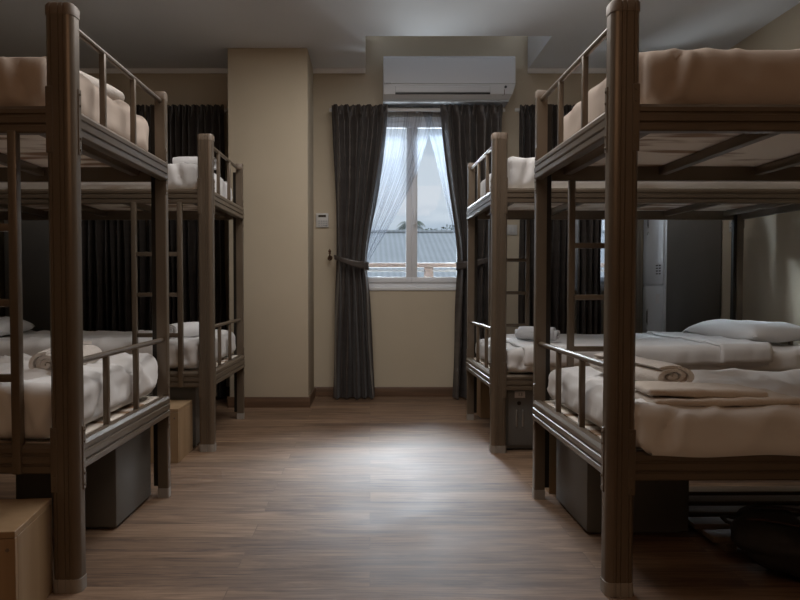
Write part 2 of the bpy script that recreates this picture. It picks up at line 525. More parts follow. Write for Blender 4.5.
BEDS = {}
r1 = make_bed(-1, (.356, .443))
r1.location = (.761, 2.13, 0); r1.rotation_euler.z = .0107
BEDS['R1'] = tag(r1, 'bronze bunk bed nearest on the right of the aisle, folded blanket on its lower bunk', 'bunk bed', 'bunk beds along the aisle')
r2 = dup(r1)
r2.location = (.726, 3.952, 0); r2.rotation_euler.z = .0199
BEDS['R2'] = tag(r2, 'bronze metal bunk bed on the right between the nearest right bed and the window wall', 'bunk bed', 'bunk beds along the aisle')
l1 = make_bed(1)
l1.location = (-.923, 3.125, 0); l1.rotation_euler.z = PI-.0134
BEDS['L1'] = tag(l1, 'bronze metal bunk bed nearest on the left of the aisle behind a wooden step box', 'bunk bed', 'bunk beds along the aisle')
l2 = dup(l1)
l2.location = (-.917, 4.953, 0); l2.rotation_euler.z = PI-.0124
BEDS['L2'] = tag(l2, 'bronze metal bunk bed on the left side standing close to the cream pillar', 'bunk bed', 'bunk beds along the aisle')
# put the roots' transforms into bed-space matrices for things that lie on the beds
def bedm(k):
    o = BEDS[k]
    return Matrix.Translation(o.location) @ Matrix.Rotation(o.rotation_euler.z, 4, 'Z')
# canonical y is mirrored on the left side (y=W is near the camera): yy() turns "distance from the near long side" into bed y
def yy(k, y): return y if k[0] == 'R' else W-y

def place(o, k, loc, rz=0.0):
    o.matrix_world = bedm(k) @ Matrix.Translation((loc[0], yy(k, loc[1]), loc[2])) @ Matrix.Rotation(rz if k[0] == 'R' else rz, 4, 'Z')
    return o

# ------------------------------------------------------------------ bedding
def ridged(p):
    return 1-abs(noise.noise(p))*2

def wrinkle(seed, amp=.008, hang=None, hxy=(1, 1, 1), rc=.065):
    off = Vector((seed*3.7, seed*1.9, seed*5.3))
    def d(p, n):
        p = p.copy()
        # rounder corners in plan
        dx, dy = abs(p.x)-(hxy[0]-rc), abs(p.y)-(hxy[1]-rc)
        if dx > 0 and dy > 0:
            k = max(dx, dy)/math.hypot(dx, dy)
            p.x = math.copysign(hxy[0]-rc+dx*k, p.x); p.y = math.copysign(hxy[1]-rc+dy*k, p.y)
        # tucked corner: a slanting crease beside each corner
        cr = 0
        if abs(n.z) < .75:
            for cx in (-hxy[0]+.115+p.z*.25, hxy[0]-.13-p.z*.2):
                cr -= .020*math.exp(-((p.x-cx)/.015)**2)
                cr += .010*math.exp(-((p.x-cx-.036)/.020)**2)
        topw = max(0, n.z)
        side = 1-abs(n.z)
        q = Vector((p.x*2.2 + p.y*1.2, p.y*4.5 - p.x*.8, p.z*3)) + off
        a = ridged(q)**3 * amp*topw*1.3
        a += noise.noise(p*9+off)*amp*.35 + cr
        q3 = Vector((p.x*5 - p.y*3.5, p.y*2 + p.x*1.2, 2.2)) + off
        a += max(0, ridged(q3)-.45)**1.5*amp*2.6*topw
        # gathers on the hanging sides
        q2 = Vector((p.x*9 + p.z*5, p.y*9 + p.z*5, p.z*2.5)) + off
        a += (ridged(q2)**2-.35)*amp*.9*side*max(0, min(1, (hxy[2]*.8-p.z)/(hxy[2]*.9)))
        a += noise.noise(p*2.3+off)*amp*.9
        if n.z < 0: a *= max(0, 1+n.z*1.6)
        r = p + n*a + Vector((0, 0, .004))
        if hang and p.y < hang[0] and p.z < 0:
            r.z -= hang[2]*min(1, -p.z/hang[1])*(1+.3*noise.noise(Vector((p.x*5, 3.3, 0))))
        return r
    return d

M['beige'] = add_noise(mat('beige_cotton_sheet', (.6, .45, .34), .85, spec=.15), (2, 2, 2), (.47, .385, .32), (.53, .44, .37), bump=.25, dist=.003, bscale=22)

def mattress(k, lvl, x0, x1, y0, y1, z0, z1, seed, label, amp=.011, group='mattresses on the bunks', hang=0):
    hx, hy, hz = (x1-x0)/2, (y1-y0)/2, (z1-z0)/2
    mb = MB().rbox((0, 0, hz), (hx, hy, hz), min(hz*.62, .055), (110, 56, 10), wrinkle(seed, amp, (-hy+.012, hz, hang) if hang else None, (hx, hy, hz)))
    o = mb.build('mattress', M['beige'] if k+lvl in ('R1u', 'L1u') else M['sheet'], ang=80)
    place(o, k, ((x0+x1)/2, (y0+y1)/2, z0))
    return tag(o, label, 'mattress', group)

mattress('R1', 'u', .05, 1.86, .02, .94, 1.492, 1.672, 1, 'mattress in beige sheet on the upper bunk of the nearest right bed', amp=.008)
R1_LOW = mattress('R1', 'l', .022, 1.86, -.044, .938, .447, .570, 2, 'mattress in loose white sheet on the lower bunk of the nearest right bed', amp=.013, hang=.036)
mattress('R2', 'u', .04, 1.86, .02, .94, 1.492, 1.665, 3, 'mattress in white sheet on the upper bunk of the bed beside the tall locker')
mattress('R2', 'l', .022, 1.86, -.02, .938, .447, .572, 4, 'mattress in white sheet on the lower bunk of the bed beside the tall locker')
mattress('L1', 'u', .035, 1.86, .02, .955, 1.492, 1.665, 5, 'mattress in beige sheet on the upper bunk of the nearest left bed')
mattress('L1', 'l', .022, 1.86, .0, .95, .460, .615, 6, 'mattress in rumpled white sheet on the lower bunk of the nearest left bed', amp=.024)
mattress('L2', 'u', .04, 1.86, .02, .945, 1.492, 1.640, 7, 'mattress in white sheet on the upper bunk of the bed beside the cream pillar')
mattress('L2', 'l', .022, 1.86, .0, .945, .464, .615, 8, 'mattress in white sheet on the lower bunk of the bed beside the cream pillar')

def towel_roll(name, R, length, m, seed, turns=3.2, squash=.85):
    """rolled towel, axis along y, resting on z=0"""
    mb = MB()
    N = 110
    r0 = R*.10
    th = (R-r0)/turns
    ny = 14
    def ring(t, y, out):
        a = 2*PI*turns*t
        r = r0 + (R-r0)*t
        e = 1 - abs(2*y/length)**5*.13
        rr = (r + (0 if out else -th*.86))*e if r - th*.86 > .001 or out else .001
        rr = max(rr, .001)
        wob = 1 + .035*noise.noise(Vector((math.cos(a)*1.2, math.sin(a)*1.2, y*9+seed)))
        jag = .012*t*math.sin(seed*2+t*7) + .006*math.sin(a*.5+seed)
        yy_ = y*(1-.06*(1-t)) + (jag if abs(y) > length*.45 else 0)*(1 if y > 0 else -1)
        return Vector((rr*math.cos(a+seed)*1.08*wob, yy_, (rr*math.sin(a+seed)*wob)*squash + R*squash))
    cols = []
    for i in range(N+1):
        t = i/N
        o_ = [mb.bm.verts.new(ring(t, -length/2+length*j/ny, True)) for j in range(ny+1)]
        i_ = [mb.bm.verts.new(ring(t, -length/2+length*j/ny, False)) for j in range(ny+1)]
        cols.append((o_, i_))
    F = mb.bm.faces.new
    for (o1, i1), (o2, i2) in zip(cols, cols[1:]):
        for j in range(ny):
            F((o1[j], o1[j+1], o2[j+1], o2[j])); F((i1[j], i2[j], i2[j+1], i1[j+1]))
        F((o1[0], o2[0], i2[0], i1[0])); F((o1[ny], i1[ny], i2[ny], o2[ny]))
    for o1, i1 in (cols[0], cols[-1]):
        for j in range(ny):
            F((o1[j], i1[j], i1[j+1], o1[j+1]))
    return mb.build(name, m, ang=60)

GT = 'rolled towels on the beds'
o = towel_roll('rolled_towel', .090, .46, M['towel'], 1.0, squash=.54)
place(o, 'R1', (.245, .49, .584), .17)
tag(o, 'thick rolled cream towel on the folded blanket of the nearest right lower bunk', 'towel', GT)
o = towel_roll('rolled_towel', .062, .25, M['towel_grey'], 2.3)
place(o, 'R2', (.30, .31, .596), 1.05)
tag(o, 'grey striped rolled towel on the lower bunk beside the numbered locker', 'towel', GT)
o = towel_roll('rolled_towel', .064, .44, M['towel'], .4)
place(o, 'L1', (.205, .48, .618), .06)
tag(o, 'rolled white towel lying on the rumpled lower bunk of the nearest left bed', 'towel', GT)
o = towel_roll('rolled_towel', .060, .32, M['quilt'], 3.1)
place(o, 'L2', (.235, .40, .620), -.35)
tag(o, 'rolled white towel on the lower bunk of the bed beside the cream pillar', 'towel', GT)
o = towel_roll('rolled_towel', .058, .24, M['quilt'], 4.4)
place(o, 'L2', (.15, .32, 1.645), PI/2)
tag(o, 'rolled white towel on the upper bunk of the bed beside the cream pillar', 'towel', GT)
o = towel_roll('rolled_towel', .050, .44, M['towel'], 5.2)
place(o, 'L1', (.15, .50, 1.668), -.2)
tag(o, 'rolled beige towel on the upper bunk of the nearest left bed', 'towel', GT)

# folded blanket under the towel roll
def folded_blanket():
    root = empty('folded_blanket')
    def dsp(seed, h):
        def d(p, n):
            a = .005*noise.noise(p*7+Vector((seed, 0, 0))) + .003*noise.noise(p*19)
            return p + n*a + Vector((0, 0, .004*math.sin(p.x*6+seed)))
        return d
    MB().rbox((.03, -.01, .013), (.225, .105, .013), .0129, (50, 26, 4), dsp(0, .02)).build('lower_fold', M['blanket'], root, ang=80)
    MB().rbox((-.02, .0, .036), (.185, .095, .012), .0119, (44, 24, 4), dsp(3, .02)).build('upper_fold', M['blanket'], root, ang=80)
    return root
o = folded_blanket()
place(o, 'R1', (.30, .095, .580), -.03)
tag(o, 'folded cream blanket on the lower bunk of the nearest right bed under a towel roll', 'blanket')

# quilt over the lower bunk at the right rear, with a turned-down band
def quilt():
    x0, x1, hw, h = -.72, .66, .505, .150
    def surf(lift):
        def fn(u, v):
            # v runs across the bed and down both long sides
            x = x0 + (x1-x0)*u
            s = (v-.5)*2
            flat = .80
            if abs(s) < flat:
                y = s/flat*(hw-.02); z = 0
            else:
                q = (abs(s)-flat)/(1-flat)
                y = math.copysign(hw-.02 + .02*math.sin(min(q*2.2, 1)*PI/2), s)
                z = -h*.72*q**1.15
            p = Vector((x, y, z + lift))
            w = ridged(Vector((x*2.1+y*1.6, y*3.2-x, 1.7)))**3*.010 + noise.noise(p*6)*.004
            if abs(s) >= flat:
                p.y += math.copysign(.012*noise.noise(Vector((x*9, z*5, 4.4))), s)
            p.z += w + .006
            return p
        return fn
    mb = MB().grid(surf(.024), 64, 48)
    o = mb.build('quilt', M['quilt'], ang=80)
    s = o.modifiers.new('thick', 'SOLIDIFY'); s.thickness = .016; s.offset = -1
    fold = MB()
    f0 = surf(.040)
    def fn(u, v):
        p = f0(.80+.21*u, v)
        if abs(p.y) > .45: p.y *= 1.018
        return p
    fold.grid(fn, 14, 48)
    fo = fold.build('turned_down_band', M['quilt'], o, ang=80)
    s = fo.modifiers.new('thick', 'SOLIDIFY'); s.thickness = .014; s.offset = -1
    return o
o = quilt(); place(o, 'R2', (.86, .452, .572))
tag(o, 'smooth white quilt with turned-down edge on the lower bunk beside the tall locker', 'quilt')

def pillow(lx, ly, th, seed):
    mb = MB()
    nu, nv = 36, 28
    def edge(a): return (1-abs(a)**3.2)
    def mk(sg):
        def fn(u, v):
            a, b = u*2-1, v*2-1
            k = (max(edge(a), 0)*max(edge(b), 0))**.42
            pin = 1 - .05*(1-abs(b)**2)*0
            x = a*lx/2*(1-.05*(1-b*b)*abs(a)**3); y = b*ly/2*(1-.05*(1-a*a)*abs(b)**3)
            wob = noise.noise(Vector((x*6+seed, y*6, sg*2)))*.010*k + (ridged(Vector((x*5+seed, y*9, 1)))**3)*.006*k
            z = sg*(th/2*k if sg > 0 else th*.36*k) + wob
            return Vector((x, y, z + th*.36))
        return fn
    mb.grid(mk(1), nu, nv); mb.grid(mk(-1), nu, nv)
    bmesh.ops.remove_doubles(mb.bm, verts=mb.bm.verts, dist=.0008)
    o = mb.build('pillow', M['quilt'], ang=80)
    fl = MB()
    def ff(u, v):
        b = v*2-1
        x = lx/2-.012 + .055*u
        return Vector((x, b*ly/2*.97, th*.36 + .006*math.sin(b*17+seed)*u - .022*u*u + .004*noise.noise(Vector((b*8, u, seed)))))
    fl.grid(ff, 5, 30)
    fo = fl.build('pillowcase_hem', M['quilt'], o, ang=80)
    s = fo.modifiers.new('thick', 'SOLIDIFY'); s.thickness = .005; s.offset = 0
    return o
o = pillow(.68, .43, .150, 1.0); place(o, 'R2', (1.69, .47, .592), PI/2+.14)
tag(o, 'plump white pillow on the quilted lower bunk in front of the right wall', 'pillow', 'white pillows')
o = pillow(.60, .40, .14, 7.0); place(o, 'L2', (1.50, .42, .622), PI/2+.15)
tag(o, 'white pillow at the wall end of the rear left lower bunk', 'pillow', 'white pillows')

# ------------------------------------------------------------------ step boxes
def step_box(w=.46, d=.30, h=.29):
    root = empty('step_box')
    t = .018
    MB().box(0, w, 0, t, 0, h-t-.001, bev=.001, seg=1).build('front_panel', M['birch'], root)
    MB().box(0, w, d-t, d, 0, h-t-.001, bev=.001, seg=1).build('back_panel', M['birch'], root)
    MB().box(0, t, t+.001, d-t-.001, 0, h-t-.001, bev=.001, seg=1).build('side_panel', M['birch'], root)
    MB().box(w-t, w, t+.001, d-t-.001, 0, h-t-.001, bev=.001, seg=1).build('side_panel', M['birch'], root)
    MB().box(0, w, 0, d, h-t, h, bev=.0015, seg=1).build('top_panel', M['birch'], root)
    MB().cyl((w-.02, -.002, h-.05), (w-.02, .001, h-.05), .005, n=12).build('screw_cover', M['cap'], root)
    return root
GS = 'wooden step boxes below the ladders'
s = step_box(); s.location = (-1.408, 1.801, 0); s.rotation_euler.z = .119
tag(s, 'pale wooden step box in front of the nearest left bunk bed, at the frame edge', 'step box', GS)
s2 = dup(s); s2.location = (-1.022-.46, 3.71, 0); s2.rotation_euler.z = 0
tag(s2, 'pale wooden step box before the ladder of the bunk bed beside the pillar', 'step box', GS)
s3 = dup(s); s3.location = (.815, 3.16, 0); s3.rotation_euler.z = .013
tag(s3, 'pale wooden step box between the two right bunk beds', 'step box', GS)
s4 = dup(s); s4.location = (.79, 4.965, 0); s4.rotation_euler.z = .02
tag(s4, 'pale wooden step box behind the right bunk bed close to the window wall', 'step box', GS)

# ------------------------------------------------------------------ lockers under the beds
def under_locker(w=.39, d=.41, h=.372, number=None):
    """door on the -y face"""
    root = empty('bedside_locker')
    b = MB().box(0, w, .004, d, .012, h, bev=.003)
    b.box(.02, w-.02, .03, d-.02, 0, .014)
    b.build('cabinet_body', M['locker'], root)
    door = MB().box(.018, w-.018, -.006, .004, .03, h-.018, bev=.003).build('door', M['locker'], root)
    for dx in (.065, .10):
        MB().box(dx-.004, dx+.004, -.018, -.006, .14, .24, bev=.003).build('handle', M['chrome'], door)
    MB().cyl((.08, -.012, .275), (.08, -.005, .275), .012, n=16).build('lock', M['screw'], door)
    MB().box(.055, .115, -.0075, -.006, .305, .342, bev=.0005, seg=1).build('number_plate', M['paper'], door)
    if number:
        text_mesh('number_lettering', number, .027, M['black'], [c for c in door.children if c.name.startswith('number_plate')][0],
                  Matrix.Translation((.087, -.0082, .3235)) @ Matrix.Rotation(PI/2, 4, 'X'))
    return root
GL = 'grey steel lockers under the beds'
k = under_locker(number='13'); k.location = (.772, 3.99, 0); k.rotation_euler.z = .02
tag(k, 'small grey steel locker with white number label under the right bed near the window', 'locker', GL)
def plain_locker(w=.39, d=.42, h=.372):
    root = empty('bedside_locker')
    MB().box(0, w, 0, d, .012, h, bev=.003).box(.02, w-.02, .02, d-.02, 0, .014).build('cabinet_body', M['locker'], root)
    # door on the far (+y) face
    door = MB().box(.018, w-.018, d, d+.010, .03, h-.018, bev=.003).build('door', M['locker'], root)
    for dx in (w-.065, w-.10):
        MB().box(dx-.004, dx+.004, d+.010, d+.022, .14, .24, bev=.003).build('handle', M['chrome'], door)
    return root
k = plain_locker(); k.location = (.8235, 2.633, 0); k.rotation_euler.z = .013
tag(k, 'plain grey steel locker under the nearest right bed', 'locker', GL)
k2 = dup(k); k2.location = (-.982-.39, 2.687, 0); k2.rotation_euler.z = -.008
tag(k2, 'plain grey steel locker under the nearest left bed', 'locker', GL)
k3 = dup(k); k3.location = (-1.015-.39, 4.06, 0); k3.rotation_euler.z = -.01
tag(k3, 'grey steel locker under the left bed behind a wooden step box', 'locker', GL)

# ------------------------------------------------------------------ tall lockers in the rear corners
def tall_locker():
    """doors on the -x face; stands at x 0..w, y 0..d"""
    root = empty('tall_locker')
    w, d, h = .43, .45, 1.82
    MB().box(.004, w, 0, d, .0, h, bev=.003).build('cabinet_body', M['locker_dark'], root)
    MB().box(0, .0045, .0, d, .0, h).build('front_frame', M['tall_locker'], root, smooth=False)
    for z0, z1, hi in ((.955, 1.80, True), (.06, .935, False)):
        dr = MB().box(-.012, 0, .035, d-.014, z0, z1, bev=.003).build('door', M['tall_locker'], root)
        hz = 1.42 if hi else .62
        MB().box(-.015, -.011, d-.135, d-.100, hz, hz+.13, bev=.002).build('handle', M['chrome'], dr)
        MB().box(-.0165, -.0145, d-.127, d-.108, hz+.015, hz+.115, bev=.001, seg=1).build('handle_recess', M['black'], dr)
        MB().cyl((-.012, d-.118, hz-.045), (-.02, d-.118, hz-.045), .013, n=14).build('lock', M['chrome'], dr)
        v = MB()
        for i in range(2):
            for j in range(4):
                v.box(-.0135, -.0115, .075+i*.055, .110+i*.055, z0+.08+j*.022, z0+.090+j*.022)
        v.build('vent_slots', M['black'], dr, smooth=False)
        if not hi:
            MB().box(-.0145, -.0118, .09, .16, .80, .88, bev=.001, seg=1).build('paper_tag', M['paper'], dr)
    return root
t1 = tall_locker(); t1.location = (2.318, 5.485, 0)
tag(t1, 'tall grey steel locker in the rear right corner with two window-lit doors', 'locker', 'tall corner lockers')
t2 = dup(t1); t2.rotation_euler.z = PI; t2.location = (-2.43, 5.485+.45, 0)
tag(t2, 'tall dark steel locker in the rear left corner behind the bunk beds', 'locker', 'tall corner lockers')

# ------------------------------------------------------------------ curtains
def lerp_tab(tab, z):
    if z >= tab[0][0]: return tab[0][1]
    for (za, a), (zb, b) in zip(tab, tab[1:]):
        if z >= zb:
            t = (z-zb)/(za-zb)
            return b + (a-b)*t
    return tab[-1][1]

def smooth_tab(tab, z):
    return (lerp_tab(tab, z+.06)+lerp_tab(tab, z+.03)+lerp_tab(tab, z)+lerp_tab(tab, z-.03)+lerp_tab(tab, z-.06))/5

def curtain(name, y, zt, zb, left, right, pleats, amp, m, seed=0, ampz=None, nu=None, nv=70, head=True):
    """hanging cloth between the edge tables left/right (z -> x), pleated in depth"""
    mb = MB()
    nu = nu or pleats*24
    def fn(u, v):
        z = zt + (zb-zt)*v
        a, b = smooth_tab(left, z), smooth_tab(right, z)
        uu = u + .012*math.sin(u*17+seed)*(1-abs(2*u-1))
        x = a + (b-a)*uu
        A = amp if ampz is None else amp*lerp_tab(ampz, z)
        ph = 2*PI*pleats*u + seed + .5*math.sin(z*2.1+u*6+seed) + .9*math.sin(u*7.3+seed*2)
        yv = math.sin(ph) + .35*math.sin(ph*.5+1.3+seed) + .18*math.sin(ph*2+z*1.4)
        if head and z > zt-.09:
            t = (z-(zt-.09))/.09
            t = min(t*1.4, 1)
            yv = yv*(1-t) + t*(.55*math.sin(4*PI*pleats*u+seed)+.25*math.sin(8*PI*pleats*u+seed))
        yo = y + A*yv + .006*noise.noise(Vector((x*5, z*3, seed)))
        zz = z + (.006*math.sin(2*PI*pleats*u+seed) if v < .001 else 0)
        x += .004*math.sin(z*5+u*30)
        return Vector((x, yo, zz))
    mb.grid(fn, nu, nv)
    o = mb.build(name, m, ang=180)
    return o

def tieback(cx, rx, cy, ry, z_hook, z_low, hook_side, m, parent):
    """band of cloth round a gathered curtain, higher at the hook side"""
    mb = MB()
    def fn(u, v):
        a = 2*PI*u
        c, s_ = math.cos(a), math.sin(a)
        t = (c*hook_side+1)/2
        z = z_low + (z_hook-z_low)*t - .012*math.sin(PI*t)
        hb = .030*(1-.55*t) + .004
        rr = 1 + .05*math.sin(a*5)
        return Vector((cx + rx*c, cy + ry*s_*rr, z + hb*(v*2-1)))
    mb.grid(fn, 48, 4)
    bmesh.ops.remove_doubles(mb.bm, verts=mb.bm.verts, dist=.0005)
    o = mb.build('tieback', m, parent, ang=80)
    s = o.modifiers.new('thick', 'SOLIDIFY'); s.thickness = .006; s.offset = 0
    return o

cu_y = 5.775
def X(px, Y=cu_y): return (px-370)*Y/700.0
def Z(py, Y=cu_y): return .95 + Y*math.tan(math.atan((307-py)/700.0)-math.radians(1.8))
ztop, ztie, zbot = Z(105), Z(263), .015
leftL = [(ztop, X(332)), (Z(130), X(333)), (Z(200), X(335.5)), (ztie, X(336.5)), (Z(330), X(334)), (zbot, X(332.5))]
leftR = [(ztop, X(388.5)), (Z(135), X(386)), (Z(165), X(382)), (Z(200), X(377)), (Z(240), X(369.5)), (ztie, X(366.5)), (Z(290), X(369.5)), (Z(340), X(372)), (zbot, X(375.5))]
c1 = curtain('curtain', cu_y, ztop, zbot, leftL, leftR, 5, .042, M['curtain'], 0.4, ampz=[(ztop, 1), (Z(200), 1.15), (ztie, 1.0), (zbot, 1.2)])
tieback((X(335)+X(368))/2, (X(368)-X(335))/2+.006, cu_y, .068, Z(257), Z(266), -1, M['curtain'], c1)
tag(c1, 'dark taupe satin curtain tied back at the left of the main window', 'curtain', 'taupe curtains of the main window')
rL = [(ztop, X(440)), (Z(150), X(444)), (Z(200), X(450)), (Z(240), X(456)), (ztie, X(458)), (Z(310), X(455.5)), (zbot, X(453))]
rR = [(ztop, X(503)), (Z(200), X(499)), (ztie, X(493)), (Z(330), X(494)), (zbot, X(497))]
c2 = curtain('curtain', cu_y, ztop, zbot, rL, rR, 5, .042, M['curtain'], 2.1, ampz=[(ztop, 1), (Z(200), 1.15), (ztie, 1.0), (zbot, 1.2)])
tieback((X(457)+X(495))/2, (X(495)-X(457))/2+.006, cu_y, .068, Z(257), Z(266), 1, M['curtain'], c2)
tag(c2, 'dark taupe satin curtain tied back at the right of the main window', 'curtain', 'taupe curtains of the main window')

# sheers of the main window, swept to the sides
sh_y = 5.892
def XS(px): return X(px, sh_y)
def ZS(py): return Z(py, sh_y)
s1 = curtain('sheer_curtain', sh_y, ZS(106), .05,
             [(ZS(106), XS(378)), (ZS(160), XS(376)), (ZS(262), XS(352)), (.05, XS(352))],
             [(ZS(106), XS(433)), (ZS(120), XS(432)), (ZS(150), XS(424)), (ZS(180), XS(413)), (ZS(210), XS(399)), (ZS(235), XS(385)), (ZS(256), XS(372)), (ZS(270), XS(364)), (.05, XS(366))],
             9, .010, M['sheer'], 1.0, nv=90)
tag(s1, 'white sheer voile swept to the left side of the main window', 'sheer curtain', 'sheer curtains')
s2 = curtain('sheer_curtain', sh_y+.022, ZS(106), .05,
             [(ZS(106), XS(421)), (ZS(125), XS(427)), (ZS(150), XS(434)), (ZS(190), XS(443)), (ZS(225), XS(451)), (ZS(256), XS(459)), (ZS(280), XS(464)), (.05, XS(464))],
             [(ZS(106), XS(470)), (ZS(262), XS(480)), (.05, XS(480))],
             8, .010, M['sheer'], 2.0, nv=90)
tag(s2, 'white sheer voile swept to the right side of the main window', 'sheer curtain', 'sheer curtains')
# curtain track behind the headings
tr = MB().box(X(329), X(506), 5.855, 5.875, ztop-.03, ztop-.005, bev=.003)
for xx in (X(340), X(418), X(498)):
    tr.box(xx-.012, xx+.012, 5.87, YB+.001, ztop-.025, ztop-.01)
tr = tr.build('curtain_track', M['plastic'])
tag(tr, 'white curtain track above the main window behind the pleated headings', 'curtain track')

def hook(px, side, label):
    root = empty('curtain_tieback_hook', (X(px, YB), YB, Z(258, YB)))
    MB().cyl((0, 0, 0), (0, -.012, 0), .022, .016, n=18).build('wall_plate', M['brass'], root)
    MB().tube([(0, -.008, 0), (0, -.05, -.012), (side*.004, -.085, -.010), (side*.004, -.098, .012), (side*.004, -.10, .03)], .006, 8).build('arm', M['brass'], root)
    f = MB()
    prof = [(.004, .026), (.012, .034), (.008, .042), (.014, .052), (.010, .062), (.002, .072)]
    for (ra, za), (rb, zb_) in zip(prof, prof[1:]):
        f.cyl((side*.004, -.10, za), (side*.004, -.10, zb_), ra, rb, n=14)
    f.build('finial', M['brass'], root)
    return tag(root, label, 'hook', 'tieback hooks')
hook(330, 1, 'dark brass tieback hook on the wall left of the main window')
hook(502, -1, 'dark brass tieback hook on the wall right of the main window')

# blackout curtains on the left of the pillar and at the second window
zt2 = Z(105)
def straight(px0, px1, pl, m, seed, label, group, y=cu_y, zb_=.02):
    o = curtain('curtain', y, zt2, zb_, [(zt2, X(px0)), (zb_, X(px0))], [(zt2, X(px1)), (zb_, X(px1))], pl, .030, m, seed)
    return tag(o, label, 'curtain', group)
straight(78, 146, 9, M['curtain_dark'], .9, 'dark blackout curtain drawn closed behind the left beds, panel next to the tall locker', 'blackout curtains behind the left beds')
straight(147, 225, 11, M['curtain_dark'], 1.7, 'dark blackout curtain drawn closed behind the left beds, panel next to the pillar', 'blackout curtains behind the left beds', y=cu_y-.0)
straight(519, 574.5, 8, M['curtain_dark'], 2.6, 'dark curtain closed over the second window, panel nearer the main window', 'curtains of the second window')
straight(577, 600, 4, M['curtain'], 3.3, 'narrow taupe curtain panel in the middle of the second window', 'curtains of the second window', y=cu_y)
straight(629, 638, 2, M['curtain_daylit'], 4.0, 'narrow daylit grey curtain bunched against the tall locker', 'curtains of the second window', y=cu_y+.05)
o = curtain('sheer_curtain', sh_y, zt2, .05, [(zt2, XS(592)), (.05, XS(592))], [(zt2, XS(640)), (.05, XS(640))], 7, .012, M['sheer'], 5.0)
tag(o, 'white sheer voile glowing in the gap of the second window', 'sheer curtain', 'sheer curtains')
for a, b, lab in ((76, 228, 'white curtain track behind the left beds above the blackout curtains'), (516, 646, 'white curtain track above the second window')):
    t_ = MB().box(X(a), X(b), 5.855, 5.875, zt2-.03, zt2-.005, bev=.003)
    for xx in (X(a)+.06, X(b)-.06):
        t_.box(xx-.012, xx+.012, 5.87, YB+.001, zt2-.025, zt2-.01)
    tag(t_.build('curtain_track', M['plastic']), lab, 'curtain track')

# ------------------------------------------------------------------ air conditioner and wall fittings
def aircon():
    root = empty('air_conditioner', (.645, YB, 2.45))
    hw = .535
    # section (out, z)
    body = [(0, 0), (.10, -.004), (.175, .012), (.215, .05), (.222, .125), (.205, .345), (.19, .362), (0, .362)]
    def sx(t, a, b):
        # right lower corner is raked in
        rk = (.05*max(0, 1-b/.10) if t > 0 else .0)
        return Vector((t*hw - (rk if t > 0 else 0), -a, b))
    MB().prism(body, -1, 1, sx).build('housing', M['ac'], root, ang=30)
    pn = [(.219, .130), (.228, .134), (.211, .340), (.203, .346)]
    MB().prism(pn, -1, 1, lambda t, a, b: Vector((t*(hw-.001), -a, b))).build('front_panel', M['ac'], root, ang=30)
    # outlet slot and its louver flap
    MB().prism([(.196, .046), (.2215, .052), (.2235, .112), (.196, .112)], -.44, .33, lambda t, a, b: Vector((t, -a-.0005, b))).build('air_outlet', M['ac_shade'], root, ang=30)
    MB().prism([(.2215, .062), (.229, .064), (.2315, .104), (.224, .110)], -.435, .325, lambda t, a, b: Vector((t, -a, b))).build('louver_flap', M['ac'], root, ang=30)
    MB().prism([(.214, .047), (.2235, .049), (.2245, .060), (.214, .060)], -.44, .33, lambda t, a, b: Vector((t, -a-.0005, b))).build('outlet_shadow_gap', M['black'], root, ang=30)
    MB().box(-.518, -.475, -.2295, -.2215, .131, .139, bev=.001, seg=1).build('badge', M['ac_shade'], root)
    MB().cyl((.455, -.220, .105), (.455, -.226, .105), .011, n=14).build('sensor_lens', M['black'], root)
    MB().box(.443, .447, -.224, -.215, .045, .085).cyl((.434, -.216, .04), (.434, -.223, .04), .003, n=8).build('indicator_light', M['brass'], root)
    MB().box(-hw-.004, hw-.05, -.20, -.02, -.010, .004, bev=.003).build('base_lip', M['ac_shade'], root)
    return root
tag(aircon(), 'white split air conditioner mounted on the wall above the main window', 'air conditioner')

def thermostat():
    root = empty('thermostat_switch', (X(322.5, YB), YB, Z(220.5, YB)))
    w, h = .052, .060
    MB().box(-w, w, -.018, 0, -h, h, bev=.005).build('casing', M['plastic'], root)
    MB().box(-w*.62, w*.62, -.0195, -.0175, h*.42, h*.78, bev=.0006, seg=1).build('display', M['lcd'], root)
    b = MB()
    for j in range(3):
        for i in range(4):
            b.box(-w*.62+i*.020, -w*.62+i*.020+.014, -.0195, -.0175, -h*.05-j*.018-.008, -h*.05-j*.018)
    b.build('button_row', M['ac_shade'], root, smooth=False)
    MB().box(w*.45, w*.78, -.0195, -.0175, -h*.88, -h*.70).build('maker_plate', M['ac_shade'], root, smooth=False)
    return root
tag(thermostat(), 'white air-conditioner wall controller between the pillar and the left curtain', 'thermostat')

def wall_plate(name, loc, rz, label, cat, sock):
    root = empty(name, loc, rz)
    MB().box(-.043, .043, -.010, 0, -.043, .043, bev=.004).build('cover_plate', M['plastic'], root)
    if sock:
        b = MB()
        b.box(-.004, .004, -.0112, -.0098, .012, .028).box(-.022, -.010, -.0112, -.0098, -.016, -.009).box(.010, .022, -.0112, -.0098, -.016, -.009)
        b.build('pin_holes', M['black'], root, smooth=False)
        MB().box(.020, .032, -.0125, -.0095, .015, .032, bev=.001, seg=1).build('rocker', M['ac'], root)
    else:
        for dx in (-.016, .016):
            MB().box(dx-.012, dx+.012, -.0135, -.0095, -.024, .024, bev=.002).build('rocker', M['ac'], root)
    return tag(root, label, cat)
wall_plate('wall_switch', (X(511.5, YB), YB, Z(230, YB)), 0, 'white light switch on the cream wall between the two right curtains', 'switch', False)
wall_plate('wall_socket', (XR, 5.34, Z(226, 5.34)), -PI/2, 'white power socket on the right wall beside the tall locker', 'socket', True)

